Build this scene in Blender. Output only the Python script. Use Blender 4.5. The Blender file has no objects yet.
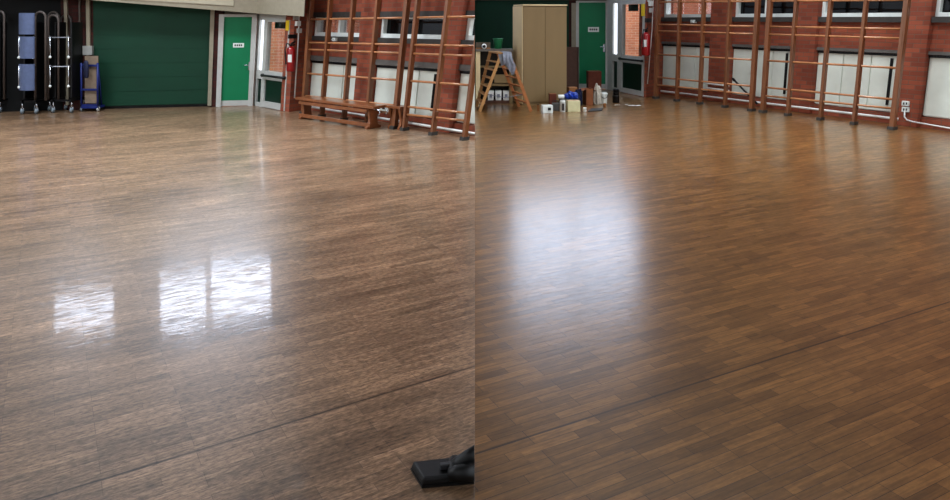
import bpy, bmesh, math, random
from mathutils import Vector, Matrix
random.seed(7)
F, HZ, EYE, CX = 700.0, 19.0, 1.75, 475.0      # focal length in pixels, horizon row, eye height, centre column
COL = bpy.context.scene.collection

# ------------------------------------------------------------------ helpers
def s2l(c):
    return tuple(((v/255)/12.92 if v/255 <= .04045 else ((v/255+.055)/1.055)**2.4) for v in c)

MATS = {}
def mat(name, rgb, rough=.5, metal=0., vary=.12, scale=12., coat=0., stretch=None):
    if name in MATS: return MATS[name]
    m = bpy.data.materials.new(name); m.use_nodes = True
    nt = m.node_tree; b = nt.nodes['Principled BSDF']
    c = s2l(rgb)
    tc = nt.nodes.new('ShaderNodeTexCoord'); mp = nt.nodes.new('ShaderNodeMapping')
    if stretch: mp.inputs['Scale'].default_value = stretch
    nz = nt.nodes.new('ShaderNodeTexNoise'); nz.inputs['Scale'].default_value = scale; nz.inputs['Detail'].default_value = 4
    rp = nt.nodes.new('ShaderNodeValToRGB')
    rp.color_ramp.elements[0].position = .3; rp.color_ramp.elements[1].position = .7
    rp.color_ramp.elements[0].color = tuple(v*(1-vary) for v in c)+(1,)
    rp.color_ramp.elements[1].color = tuple(min(1, v*(1+vary)) for v in c)+(1,)
    L = nt.links.new
    L(tc.outputs['Object'], mp.inputs['Vector']); L(mp.outputs['Vector'], nz.inputs['Vector'])
    L(nz.outputs['Fac'], rp.inputs['Fac']); L(rp.outputs['Color'], b.inputs['Base Color'])
    b.inputs['Roughness'].default_value = rough; b.inputs['Metallic'].default_value = metal
    b.inputs['Coat Weight'].default_value = coat; b.inputs['Coat Roughness'].default_value = .15
    MATS[name] = m
    return m

def brick_mat(name, c1, c2, mortar, rough=.85):
    m = bpy.data.materials.new(name); m.use_nodes = True
    nt = m.node_tree; b = nt.nodes['Principled BSDF']; L = nt.links.new
    uv = nt.nodes.new('ShaderNodeUVMap'); uv.uv_map = 'UVMap'
    br = nt.nodes.new('ShaderNodeTexBrick')
    br.inputs['Scale'].default_value = 1
    br.inputs['Brick Width'].default_value = .225; br.inputs['Row Height'].default_value = .075
    br.inputs['Mortar Size'].default_value = .006; br.inputs['Mortar Smooth'].default_value = .3
    br.inputs['Color1'].default_value = s2l(c1)+(1,); br.inputs['Color2'].default_value = s2l(c2)+(1,)
    br.inputs['Mortar'].default_value = s2l(mortar)+(1,)
    L(uv.outputs['UV'], br.inputs['Vector'])
    nz = nt.nodes.new('ShaderNodeTexNoise'); nz.inputs['Scale'].default_value = 3.; nz.inputs['Detail'].default_value = 5
    L(uv.outputs['UV'], nz.inputs['Vector'])
    mr = nt.nodes.new('ShaderNodeMapRange'); mr.inputs['To Min'].default_value = .75; mr.inputs['To Max'].default_value = 1.2
    L(nz.outputs['Fac'], mr.inputs['Value'])
    mx = nt.nodes.new('ShaderNodeVectorMath'); mx.operation = 'SCALE'
    L(br.outputs['Color'], mx.inputs[0]); L(mr.outputs['Result'], mx.inputs['Scale'])
    L(mx.outputs['Vector'], b.inputs['Base Color']); b.inputs['Roughness'].default_value = rough
    bp = nt.nodes.new('ShaderNodeBump'); bp.inputs['Strength'].default_value = .4; bp.inputs['Distance'].default_value = .005; bp.invert = True
    L(br.outputs['Fac'], bp.inputs['Height']); L(bp.outputs['Normal'], b.inputs['Normal'])
    MATS[name] = m
    return m

def emit_mat(name, rgb, strength):
    m = bpy.data.materials.new(name); m.use_nodes = True
    nt = m.node_tree; b = nt.nodes['Principled BSDF']; L = nt.links.new
    tc = nt.nodes.new('ShaderNodeTexCoord'); nz = nt.nodes.new('ShaderNodeTexNoise'); nz.inputs['Scale'].default_value = .8
    rp = nt.nodes.new('ShaderNodeValToRGB'); c = s2l(rgb)
    rp.color_ramp.elements[0].color = tuple(v*.8 for v in c)+(1,); rp.color_ramp.elements[1].color = c+(1,)
    L(tc.outputs['Object'], nz.inputs['Vector']); L(nz.outputs['Fac'], rp.inputs['Fac'])
    L(rp.outputs['Color'], b.inputs['Emission Color']); b.inputs['Emission Strength'].default_value = strength
    b.inputs['Base Color'].default_value = (.5, .5, .5, 1)
    return m

def glass_mat(name, tint=(1, 1, 1), refl=.08):
    m = bpy.data.materials.new(name); m.use_nodes = True
    nt = m.node_tree; L = nt.links.new; nt.nodes.remove(nt.nodes['Principled BSDF'])
    t = nt.nodes.new('ShaderNodeBsdfTransparent'); t.inputs['Color'].default_value = tint+(1,)
    g = nt.nodes.new('ShaderNodeBsdfGlossy'); g.inputs['Roughness'].default_value = .03
    mx = nt.nodes.new('ShaderNodeMixShader'); mx.inputs['Fac'].default_value = refl
    L(t.outputs[0], mx.inputs[1]); L(g.outputs[0], mx.inputs[2])
    L(mx.outputs[0], nt.nodes['Material Output'].inputs['Surface'])
    return m

def floor_mat(name, angle, cA, cB, cGap, rough, coat_rough, coat, worn, seam_pt, seam_dir, gloss_spec=.5):
    m = bpy.data.materials.new(name); m.use_nodes = True
    nt = m.node_tree; b = nt.nodes['Principled BSDF']; L = nt.links.new
    N = lambda t: nt.nodes.new('ShaderNode'+t)
    tc = N('TexCoord'); mp = N('Mapping'); mp.inputs['Rotation'].default_value = (0, 0, -angle); mp.inputs['Location'].default_value = (60, 60, 0)
    L(tc.outputs['Object'], mp.inputs['Vector'])
    def brick(w, h, off, freq, c1, c2, mort, ms):
        br = N('TexBrick'); br.inputs['Scale'].default_value = 1; br.offset = off; br.offset_frequency = freq
        br.inputs['Brick Width'].default_value = w; br.inputs['Row Height'].default_value = h
        br.inputs['Mortar Size'].default_value = ms; br.inputs['Mortar Smooth'].default_value = .2
        br.inputs['Color1'].default_value = c1+(1,); br.inputs['Color2'].default_value = c2+(1,); br.inputs['Mortar'].default_value = mort+(1,)
        L(mp.outputs['Vector'], br.inputs['Vector']); return br
    a, bb, g = s2l(cA), s2l(cB), s2l(cGap)
    b1 = brick(.34, .05, .43, 3, a, bb, g, .0012)
    b2 = brick(.27, .025, .37, 2, (.82,)*3, (1.14,)*3, (.9,)*3, .0006)
    mul = N('VectorMath'); mul.operation = 'MULTIPLY'; L(b1.outputs['Color'], mul.inputs[0]); L(b2.outputs['Color'], mul.inputs[1])
    # grain stretched along the blocks
    mg = N('Mapping'); mg.inputs['Scale'].default_value = (4+4*worn, 60+90*worn, 1); L(mp.outputs['Vector'], mg.inputs['Vector'])
    ng = N('TexNoise'); ng.inputs['Scale'].default_value = 1.; ng.inputs['Detail'].default_value = 6; L(mg.outputs['Vector'], ng.inputs['Vector'])
    r1 = N('MapRange'); r1.inputs['From Min'].default_value = .3; r1.inputs['From Max'].default_value = .7
    r1.inputs['To Min'].default_value = .72; r1.inputs['To Max'].default_value = 1.22; L(ng.outputs['Fac'], r1.inputs['Value'])
    sc = N('VectorMath'); sc.operation = 'SCALE'; L(mul.outputs['Vector'], sc.inputs[0]); L(r1.outputs['Result'], sc.inputs['Scale'])
    # broad wear
    nw = N('TexNoise'); nw.inputs['Scale'].default_value = 1.3; nw.inputs['Detail'].default_value = 7; nw.inputs['Roughness'].default_value = .65
    mw = N('Mapping'); mw.inputs['Scale'].default_value = (.6, 1.6, 1); L(mp.outputs['Vector'], mw.inputs['Vector']); L(mw.outputs['Vector'], nw.inputs['Vector'])
    r2 = N('MapRange'); r2.inputs['From Min'].default_value = .35; r2.inputs['From Max'].default_value = .68
    r2.inputs['To Min'].default_value = 1-.28*worn; r2.inputs['To Max'].default_value = 1+.28*worn; L(nw.outputs['Fac'], r2.inputs['Value'])
    sc2 = N('VectorMath'); sc2.operation = 'SCALE'; L(sc.outputs['Vector'], sc2.inputs[0]); L(r2.outputs['Result'], sc2.inputs['Scale'])
    # fine mottling
    nm = N('TexNoise'); nm.inputs['Scale'].default_value = 1.; nm.inputs['Detail'].default_value = 6; nm.inputs['Roughness'].default_value = .7; mm = N('Mapping'); mm.inputs['Scale'].default_value = (28, 75, 1); L(mp.outputs['Vector'], mm.inputs['Vector']); L(mm.outputs['Vector'], nm.inputs['Vector'])
    r3 = N('MapRange'); r3.inputs['From Min'].default_value = .35; r3.inputs['From Max'].default_value = .65
    r3.inputs['To Min'].default_value = 1-.5*worn; r3.inputs['To Max'].default_value = 1+.45*worn; L(nm.outputs['Fac'], r3.inputs['Value'])
    sc3 = N('VectorMath'); sc3.operation = 'SCALE'; L(sc2.outputs['Vector'], sc3.inputs[0]); L(r3.outputs['Result'], sc3.inputs['Scale'])
    # one long open joint
    sp = N('SeparateXYZ'); L(mp.outputs['Vector'], sp.inputs[0])
    sy = 60-math.sin(angle)*seam_pt[0]+math.cos(angle)*seam_pt[1]
    ad = N('Math'); ad.operation = 'SUBTRACT'; L(sp.outputs['Y'], ad.inputs[0]); ad.inputs[1].default_value = sy
    ab = N('Math'); ab.operation = 'ABSOLUTE'; L(ad.outputs[0], ab.inputs[0])
    r4 = N('MapRange'); r4.inputs['From Min'].default_value = .003; r4.inputs['From Max'].default_value = .008
    r4.inputs['To Min'].default_value = .3; r4.inputs['To Max'].default_value = 1; L(ab.outputs[0], r4.inputs['Value'])
    sc4 = N('VectorMath'); sc4.operation = 'SCALE'; L(sc3.outputs['Vector'], sc4.inputs[0]); L(r4.outputs['Result'], sc4.inputs['Scale'])
    L(sc4.outputs['Vector'], b.inputs['Base Color'])
    b.inputs['Roughness'].default_value = rough
    b.inputs['Specular IOR Level'].default_value = gloss_spec
    b.inputs['Coat Roughness'].default_value = coat_rough
    # the varnish is worn through in streaks
    mc = N('Mapping'); mc.inputs['Scale'].default_value = (7, 30, 1); L(mp.outputs['Vector'], mc.inputs['Vector'])
    nc = N('TexNoise'); nc.inputs['Scale'].default_value = 1; nc.inputs['Detail'].default_value = 7; nc.inputs['Roughness'].default_value = .7; L(mc.outputs['Vector'], nc.inputs['Vector'])
    rc = N('MapRange'); rc.inputs['From Min'].default_value = .42; rc.inputs['From Max'].default_value = .58
    rc.inputs['To Min'].default_value = coat*(1-.85*worn); rc.inputs['To Max'].default_value = coat; L(nc.outputs['Fac'], rc.inputs['Value'])
    L(rc.outputs['Result'], b.inputs['Coat Weight'])
    # bump: block faces a little out of level, so the gloss breaks up along the rows
    r5 = N('Math'); r5.operation = 'MULTIPLY'; r5.inputs[1].default_value = .25; L(b1.outputs['Fac'], r5.inputs[0])
    mb = N('Mapping'); mb.inputs['Scale'].default_value = (9, 50, 1); L(mp.outputs['Vector'], mb.inputs['Vector'])
    nb = N('TexNoise'); nb.inputs['Scale'].default_value = 1; nb.inputs['Detail'].default_value = 3; L(mb.outputs['Vector'], nb.inputs['Vector'])
    su = N('Math'); su.operation = 'SUBTRACT'; L(nb.outputs['Fac'], su.inputs[0]); L(r5.outputs[0], su.inputs[1])
    bp = N('Bump'); bp.inputs['Strength'].default_value = 1.; bp.inputs['Distance'].default_value = .00042 if worn > .5 else .0006
    L(su.outputs[0], bp.inputs['Height']); L(bp.outputs['Normal'], b.inputs['Normal']); L(bp.outputs['Normal'], b.inputs['Coat Normal'])
    return m

def link(o, parent=None):
    COL.objects.link(o)
    if parent is not None: o.parent = parent
    return o

def tag(o, label=None, cat=None, group=None, kind=None):
    if label: o['label'] = label
    if cat: o['category'] = cat
    if group: o['group'] = group
    if kind: o['kind'] = kind
    return o

def thing(name, loc, label=None, cat=None, group=None, kind=None):
    o = bpy.data.objects.new(name, None); o.empty_display_size = .1; o.location = loc
    link(o); return tag(o, label, cat, group, kind)

HEX = [(0, 3, 2, 1), (4, 5, 6, 7), (0, 1, 5, 4), (1, 2, 6, 5), (2, 3, 7, 6), (3, 0, 4, 7)]
class MB:
    """collects world-space geometry for ONE mesh object"""
    def __init__(s): s.v = []; s.f = []; s.uv = []; s.sm = []
    def add(s, vs, fs, uvs=None, smooth=False):
        n = len(s.v); s.v += [Vector(p) for p in vs]
        for i, f in enumerate(fs):
            s.f.append(tuple(n+k for k in f)); s.uv.append(uvs[i] if uvs else None); s.sm.append(smooth)
        return s
    def hexa(s, p, uvs=None): return s.add(p, HEX, uvs)
    def box(s, c, d, rz=0, rx=0, ry=0):
        R = Matrix.Rotation(rz, 3, 'Z') @ Matrix.Rotation(ry, 3, 'Y') @ Matrix.Rotation(rx, 3, 'X'); c = Vector(c)
        p = [c+R @ Vector((sx*d[0]/2, sy*d[1]/2, sz*d[2]/2)) for sz in (-1, 1) for sx, sy in ((-1, -1), (1, -1), (1, 1), (-1, 1))]
        return s.hexa(p)
    def bar(s, a, b, w, t, side=None):
        """rectangular bar from a to b; w along side, t across"""
        a = Vector(a); b = Vector(b); d = (b-a).normalized()
        u = Vector(side) if side else (Vector((0, 0, 1)) if abs(d.z) < .9 else Vector((1, 0, 0)))
        u = (u-d*u.dot(d)).normalized(); v = d.cross(u)
        p = []
        for e in (a, b):
            p += [e-u*w/2-v*t/2, e+u*w/2-v*t/2, e+u*w/2+v*t/2, e-u*w/2+v*t/2]
        return s.hexa(p)
    def tube(s, pts, r, n=8, cap=True):
        pts = [Vector(p) for p in pts]; rs = r if isinstance(r, (list, tuple)) else [r]*len(pts)
        vs = []; fs = []; up = None
        for i, p in enumerate(pts):
            d = (pts[min(i+1, len(pts)-1)]-pts[max(i-1, 0)]).normalized()
            if up is None: up = Vector((0, 0, 1)) if abs(d.z) < .9 else Vector((1, 0, 0))
            u = (up-d*up.dot(d)).normalized(); v = d.cross(u); up = u
            vs += [p+(u*math.cos(2*math.pi*k/n)+v*math.sin(2*math.pi*k/n))*rs[i] for k in range(n)]
        for i in range(len(pts)-1):
            for k in range(n):
                fs.append((i*n+k, i*n+(k+1) % n, (i+1)*n+(k+1) % n, (i+1)*n+k))
        if cap: fs += [tuple(reversed(range(n))), tuple(range((len(pts)-1)*n, len(pts)*n))]
        return s.add(vs, fs, None, True)
    def lathe(s, base, prof, n=20, sx=1, sy=1):
        base = Vector(base); vs = []; fs = []
        for r, z in prof:
            vs += [base+Vector((r*sx*math.cos(2*math.pi*k/n), r*sy*math.sin(2*math.pi*k/n), z)) for k in range(n)]
        for i in range(len(prof)-1):
            for k in range(n):
                fs.append((i*n+k, i*n+(k+1) % n, (i+1)*n+(k+1) % n, (i+1)*n+k))
        fs += [tuple(reversed(range(n))), tuple(range((len(prof)-1)*n, len(prof)*n))]
        return s.add(vs, fs, None, True)
    def prism(s, pts, off):
        """polygon (world points) extruded by the vector off"""
        n = len(pts); off = Vector(off); pts = [Vector(p) for p in pts]
        vs = pts+[p+off for p in pts]
        fs = [tuple(reversed(range(n))), tuple(range(n, 2*n))]+[(k, (k+1) % n, n+(k+1) % n, n+k) for k in range(n)]
        return s.add(vs, fs)
    def build(s, name, m, parent=None, bevel=0., clip=False, kind=None):
        o0 = Vector(parent.matrix_world.translation) if parent is not None else None
        loc = Vector((0, 0, 0)); root = parent
        while root is not None: loc += root.location; root = root.parent
        if parent is None and kind != 'structure':       # origin of a one-mesh thing: middle of its base
            xs = [p.x for p in s.v]; ys = [p.y for p in s.v]
            loc = Vector(((min(xs)+max(xs))/2, (min(ys)+max(ys))/2, min(p.z for p in s.v)))
        me = bpy.data.meshes.new(name)
        me.from_pydata([tuple(p-loc) for p in s.v], [], s.f)
        lay = me.uv_layers.new(name='UVMap')
        for pi, pl in enumerate(me.polygons):
            uv = s.uv[pi]
            for k, li in enumerate(pl.loop_indices):
                if uv: lay.data[li].uv = uv[k]
                else:
                    co = me.vertices[me.loops[li].vertex_index].co; lay.data[li].uv = (co.x+co.y, co.z)
            pl.use_smooth = s.sm[pi]
        bm = bmesh.new(); bm.from_mesh(me)
        bmesh.ops.recalc_face_normals(bm, faces=bm.faces)
        if clip:
            r = bmesh.ops.bisect_plane(bm, geom=bm.verts[:]+bm.edges[:]+bm.faces[:], plane_co=(-.002-loc.x, 0, 0), plane_no=(1, 0, 0), clear_outer=True)
            ed = [e for e in r['geom_cut'] if isinstance(e, bmesh.types.BMEdge)]
            try: bmesh.ops.holes_fill(bm, edges=ed, sides=64)
            except Exception: pass
        if bevel:
            ed = [e for e in bm.edges if len(e.link_faces) == 2 and e.calc_face_angle(0) > .6]
            bmesh.ops.bevel(bm, geom=ed, offset=bevel, segments=2, affect='EDGES', profile=.6, clamp_overlap=True)
        bm.to_mesh(me); bm.free()
        me.materials.append(m)
        o = bpy.data.objects.new(name, me); link(o, parent)
        if parent is None: o.location = loc
        if kind: o['kind'] = kind
        return o

def fl(px, py, z=0.):
    """floor point seen at this pixel"""
    k = EYE/(py-HZ); return Vector(((px-CX)*k, F*k, z))
def at(px, py, Y): return Vector(((px-CX)/F*Y, Y, EYE-(py-HZ)/F*Y))

lean_l = lambda b: (b-120)*.00037
lean_r = lambda b: max(0., (b-600)*.0004)
class Wall:
    """a wall standing on the floor line through two points; coordinates t along, z up, d out into the room. The walls batter outwards a few degrees."""
    def __init__(s, A, B, lean):
        s.A = Vector((A[0], A[1], 0)); B = Vector((B[0], B[1], 0)); s.len = (B-s.A).length
        s.u = (B-s.A).normalized(); s.n = Vector((s.u.y, -s.u.x, 0)); s.lean = lean
    def base(s, t, d): return s.A+s.u*t+s.n*d
    def P(s, t, z, d=0.):
        b = s.base(t, d); return b+Vector((s.lean(CX+F*b.x/b.y)*z, 0, z))
    def tz(s, px, py, d=0.):
        k = (px-CX)/F; q = (py-HZ)/F; A = s.A+s.n*d; L = 0.
        for _ in range(6):
            # k*(Ay+t uy) = Ax + t ux + L*(EYE - q*(Ay+t uy))
            den = k*s.u.y-s.u.x+L*q*s.u.y
            t = (A.x+L*EYE-L*q*A.y-k*A.y)/den
            b = A+s.u*t; L = s.lean(CX+F*b.x/b.y)
        return t, EYE-q*b.y
    def box(s, mb, t0, t1, z0, z1, d0, d1, n=1):
        """slab in wall coordinates, cut into n lengths so it follows the batter"""
        for i in range(n):
            a = t0+(t1-t0)*i/n; b = t0+(t1-t0)*(i+1)/n
            p = [s.P(a, z0, d1), s.P(b, z0, d1), s.P(b, z0, d0), s.P(a, z0, d0), s.P(a, z1, d1), s.P(b, z1, d1), s.P(b, z1, d0), s.P(a, z1, d0)]
            q = [(a, z0, d1), (b, z0, d1), (b, z0, d0), (a, z0, d0), (a, z1, d1), (b, z1, d1), (b, z1, d0), (a, z1, d0)]
            uv = [[((q[k][0], q[k][2]) if abs(q[f[0]][1]-q[f[2]][1]) < 1e-9 else (q[k][0]+q[k][2], q[k][1])) for k in f] for f in HEX]
            mb.hexa(p, uv)
        return mb
    def pbox(s, mb, x0, y0, x1, y1, d0, d1, yr=None):
        """slab whose front face fills this pixel rectangle"""
        ym = (y0+y1)/2; yt0 = y0
        ta, _ = s.tz(x0, ym, d1); tb, _ = s.tz(x1, ym, d1)
        xm = (x0+x1)/2
        _, zt = s.tz(xm, y0, d1); _, zb = s.tz(xm, y1, d1)
        return s.box(mb, ta, tb, max(0., zb), zt, d0, d1)

# ------------------------------------------------------------------ materials
BRICK = brick_mat('red_brick', (158, 86, 62), (130, 68, 50), (116, 88, 74))
BRICK_SHADE = brick_mat('shaded_brick', (78, 34, 28), (60, 28, 24), (50, 40, 36))  # red brick with the recess's shade put into its colour
BRICK_OUT = brick_mat('orange_brick_outside', (206, 132, 98), (186, 112, 82), (200, 170, 150))
WHITE_UP = mat('pale_wall_paint', (226, 229, 234), .8, vary=.04, scale=2)
CEIL = mat('ceiling_boards', (96, 92, 88), .8, vary=.1, scale=2)
BEIGE = mat('beige_paint', (150, 142, 124), .6, vary=.06)
CREAM = mat('cream_board', (178, 170, 150), .6, vary=.05)
GREEN = mat('green_paint', (8, 88, 58), .45, vary=.1, scale=3)
GREEN_DK = mat('dark_green_paint', (0, 58, 38), .65, vary=.12, scale=2)
DOORGREEN = mat('door_green', (6, 124, 82), .45, vary=.06, scale=3)
PANELGREEN = mat('dark_green_panel', (8, 44, 32), .3, vary=.1)
FRAME = mat('grey_white_frame', (188, 188, 184), .4, vary=.05)
WHITE = mat('white_enamel', (226, 230, 226), .35, vary=.04, scale=4)
RADI = mat('white_radiator_paint', (220, 224, 214), .45, vary=.06, scale=3)
GREYC = mat('grey_concrete', (104, 100, 96), .8, vary=.12)
DKGREY = mat('dark_sill', (68, 65, 62), .6, vary=.15)
BLACK = mat('black_plastic', (16, 16, 17), .4, vary=.2)
BLACKM = mat('black_steel', (14, 14, 16), .35, .3, vary=.2)
SHADEWALL = mat('recess_shade', (13, 14, 14), .85, vary=.2)  # near-black colour stands in for shade at the back of the recess
WOODBAR = mat('varnished_bar_wood', (128, 82, 52), .35, vary=.22, scale=6, coat=.4, stretch=(1, 1, .25))
WOODRAIL = mat('varnished_rail_wood', (178, 124, 84), .35, vary=.18, scale=6, coat=.4)
BENCHW = mat('bench_wood', (134, 84, 52), .3, vary=.2, scale=7, coat=.5)
LADW = mat('ladder_pine', (172, 128, 80), .5, vary=.15, scale=8)
LADR = mat('ladder_orange_pine', (160, 102, 58), .5, vary=.15, scale=8)
STEEL = mat('grey_steel', (150, 154, 160), .35, .7, vary=.1)
CHROME = mat('chrome', (200, 204, 210), .2, .9, vary=.05)
PIPEW = mat('white_pipe', (222, 220, 216), .4, vary=.04)
RED = mat('extinguisher_red', (146, 16, 20), .3, vary=.06, coat=.4)
YELLOW = mat('yellow_sign', (226, 196, 40), .5, vary=.04)
CARD = mat('cardboard', (150, 104, 66), .8, vary=.12)
CARD_RED = mat('red_brown_card', (104, 54, 38), .8, vary=.15)
CUPB = mat('cupboard_board', (134, 112, 78), .6, vary=.06, scale=3, stretch=(1, 1, .2))
CUPB_LIT = mat('cupboard_lit_board', (228, 206, 164), .6, vary=.05, scale=3)  # lit copy of the cupboard board, brightness painted into the colour
BROWNP = mat('brown_board', (86, 58, 46), .6, vary=.1)
BLUEP = mat('pale_blue_seat', (92, 104, 134), .35, vary=.1)
BLUE = mat('blue_frame_paint', (24, 40, 104), .45, vary=.1)
BLUESHEET = mat('blue_sheet', (30, 60, 150), .4, vary=.25, scale=20)
NAVY = mat('navy_bag', (16, 24, 56), .6, vary=.2)
CREAMTIN = mat('cream_tin', (206, 200, 160), .5, vary=.05)
GREYCLOTH = mat('grey_cloth', (128, 130, 140), .8, vary=.15, scale=20)
GREENTUB = mat('green_tub', (30, 110, 70), .4, vary=.1)
GLASS = glass_mat('clear_pane', (.93, .96, .95))
GLASS2 = glass_mat('hazy_pane', (.9, .9, .92), .3)
DKGLASS = mat('dark_glass', (10, 14, 16), .06, vary=.2, scale=1.5)
SKYGLASS = emit_mat('bright_frosted_pane', (222, 234, 255), 11.)
GLOWDIM = emit_mat('added_dim_glow', (228, 238, 255), 1.1)  # glow of the panes added below the big windows
SKYGLASS_R = emit_mat('bright_frosted_pane_big', (214, 230, 255), 4.2)
SIDELITE = emit_mat('daylit_frosted_sidelight', (236, 244, 255), 1.6)
PAPER = mat('white_paper', (226, 226, 222), .7, vary=.04)
RUBBER = mat('grey_rubber_wheel', (120, 130, 136), .5, vary=.1)

# ------------------------------------------------------------------ walls
WA = Wall(fl(-14, 112.9), fl(256, 105.8), lean_l)           # back wall of the worn side
WD = Wall(fl(256, 105.8), fl(289, 112), lean_l)             # glazed door screen
WE = Wall(fl(289, 112), fl(303.5, 110), lean_l)             # brick pier
WB = Wall(fl(289, 107.3), fl(482, 137.6), lean_l)           # wall with the climbing frames
VA = Wall(fl(304, 114.2), fl(466, 140.3), lean_l)           # plane of the climbing frames
XC = 87.6
WC = Wall(fl(473, XC), fl(607, XC+1.6), lean_r)
WF = Wall(fl(607, XC+1.6), fl(646, 97.3), lean_r)
WG = Wall(fl(646, 97.3), fl(657, 95.2), lean_r)
WR = Wall(fl(640, 91.4), fl(985, 136), lean_r)
VR = Wall(fl(656, 98.5), fl(893, 129.6), lean_r)
TOP = 7.8

# floor
ang_l, ang_r = math.atan2(1, 1.63), math.atan2(1, 1.94)
sl = fl(475, 366); sr = fl(746, 367)
FM_L = floor_mat('worn_wood_block', ang_l, (153, 124, 98), (125, 101, 79), (110, 88, 68), .32, .055, .55, 1., sl, None, .5)
FM_R = floor_mat('sanded_wood_block', ang_r, (142, 103, 59), (110, 79, 43), (48, 33, 19), .36, .2, 1., .28, sr, None, .25)
mb = MB(); mb.hexa([(-11.2, -4, -.2), (0, -4, -.2), (0, 18.5, -.2), (-11.2, 18.5, -.2), (-11.2, -4, 0), (0, -4, 0), (0, 18.5, 0), (-11.2, 18.5, 0)])
mb.build('floor_left', FM_L, kind='structure')
mb = MB(); mb.hexa([(0, -4, -.2), (11, -4, -.2), (11, 18.5, -.2), (0, 18.5, -.2), (0, -4, 0), (11, -4, 0), (11, 18.5, 0), (0, 18.5, 0)])
mb.build('floor_right', FM_R, kind='structure')
mb = MB(); mb.box((0, 24, -.15), (30, 10.8, .2)); mb.build('ground', GREYC, kind='structure')
e = WR.base(12.5, 0)
mb = MB(); mb.prism([(-9.6, -4.2, TOP), (0, -4.2, TOP), (0, 10.5, TOP), (-3.4, 14.05, TOP), (-5.0, 14.4, TOP), (-9.6, 13.3, TOP)], (0, 0, .2))
mb.prism([(0, -4.2, TOP), (11.4, -4.2, TOP), (e.x+.9, e.y, TOP), (4.6, 16.8, TOP), (3.3, 18.0, TOP), (0, 18.2, TOP)], (0, 0, .2)); mb.build('ceiling', CEIL, kind='structure')
mb = MB(); mb.box((0, -4.1, TOP/2), (22, .2, TOP)); mb.build('wall_rear', WHITE_UP, kind='structure')
mb = MB(); mb.box((-9.5, 4.5, TOP/2), (.2, 17, TOP)); mb.build('wall_left', WHITE_UP, kind='structure')

# --- back wall, worn side
def x2t(W, px, py, d=0): return W.tz(px, py, d)[0]
def zof(W, px, py, d=0): return W.tz(px, py, d)[1]
Lwin = [((54, 112), (296, 332)), ((159, 206), (248, 332), 278), ((211, 271), (248, 322), 264)]
def upper_windows(W, wins, zlo, zhi, t0, t1, name, m, numbers, skin):
    """upper wall with openings, frames and panes; wins give the pixel columns and the mirrored rows"""
    spans = []
    for (xa, xb), (ya, yb), *sp in wins:
        tmid = x2t(W, (xa+xb)/2, 60); b = W.base(tmid, 0)
        lo = (ya-HZ)/F*b.y-EYE; hi = (yb-HZ)/F*b.y-EYE
        ta = tmid+((xa-(xa+xb)/2)/F*b.y)/W.u.x; tb = tmid+((xb-(xa+xb)/2)/F*b.y)/W.u.x
        L = W.lean(CX+F*b.x/b.y)*0
        spans.append((ta, tb, lo, hi, (sp[0]-HZ)/F*b.y-EYE if sp else None))
    mb = MB(); c = t0
    for ta, tb, lo, hi, mid in spans:
        W.box(mb, c, ta, zlo, zhi, -.25, 0); W.box(mb, ta, tb, zlo, lo, -.25, 0); W.box(mb, ta, tb, hi, zhi, -.25, 0); c = tb
    W.box(mb, c, t1, zlo, zhi, -.25, 0)
    mb.build(name, skin, kind='structure')
    for i, (ta, tb, lo, hi, mid) in zip(numbers, spans):
        w = thing('window_%d' % i, W.P((ta+tb)/2, lo, -.1), kind='structure')
        f = MB()
        for a, b_ in ((ta, ta+.05), (tb-.05, tb)): W.box(f, a, b_, lo, hi, -.16, -.06)
        for a, b_ in ((lo, lo+.05), (hi-.05, hi)): W.box(f, ta+.05, tb-.05, a, b_, -.16, -.06)
        f.build('window_frame', FRAME, w)
        if mid is None: mid = lo+.03
        else:
            p = MB(); W.box(p, ta+.05, tb-.05, lo+.05, mid-.02, -.13, -.11); p.build('lower_pane', GLOWDIM, w)  # glowing pane added for the pale column mirrored in the floor
            p = MB(); W.box(p, ta+.05, tb-.05, mid-.02, mid+.02, -.16, -.06); p.build('transom', FRAME, w)
        p = MB(); W.box(p, ta+.05, tb-.05, mid+.02, hi-.05, -.13, -.11); p.build('pane', m, w)

class Upright(Wall):
    """same line, plumb"""
    def __init__(s, W): s.__dict__ = dict(W.__dict__); s.lean = lambda b: 0.
ZB = 2.55
upper_windows(Upright(WA), Lwin, ZB, TOP, -.6, WA.len+3.2, 'wall_back_upper', SKYGLASS, (21, 22, 23), WHITE_UP)

mb = MB(); WA.box(mb, -.6, x2t(WA, 60, 60), 0, ZB, -.3, -.12); mb.build('wall_back_shade', SHADEWALL, kind='structure')
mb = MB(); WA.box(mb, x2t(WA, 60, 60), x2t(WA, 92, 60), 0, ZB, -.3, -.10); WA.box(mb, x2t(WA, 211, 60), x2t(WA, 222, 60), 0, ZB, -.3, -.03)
mb.build('wall_back_brick', BRICK_SHADE, kind='structure')
mb = MB(); WA.box(mb, x2t(WA, 221, 60), WA.len+.25, 1.78, ZB, -.3, -.125); mb.build('wall_back_lintel', BEIGE, kind='structure')
mb = MB(); WA.box(mb, WA.len-.06, WA.len+.14, 0, 2.2, -.35, -.10); WD.box(mb, -.1, WD.len, 1.86, ZB, -.12, -.07); mb.build('trim_8', FRAME, kind='structure')
mb = MB(); ta, tb = x2t(WA, 91, 60), x2t(WA, 211.5, 60)
nb = 9
for i in range(nb):
    z0 = .06+i*(ZB-.06)/nb; WA.box(mb, ta, tb, z0, z0+(ZB-.06)/nb-.006, -.2, -.1)
WA.box(mb, ta, tb, .06, ZB, -.25, -.108)
mb.build('wall_back_green', GREEN_DK, kind='structure')
mb = MB(); WA.box(mb, ta, tb, 0, .06, -.25, -.14); mb.build('trim_1', BLACK, kind='structure')  # black strip painted in for the shadow under the green wall
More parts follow.
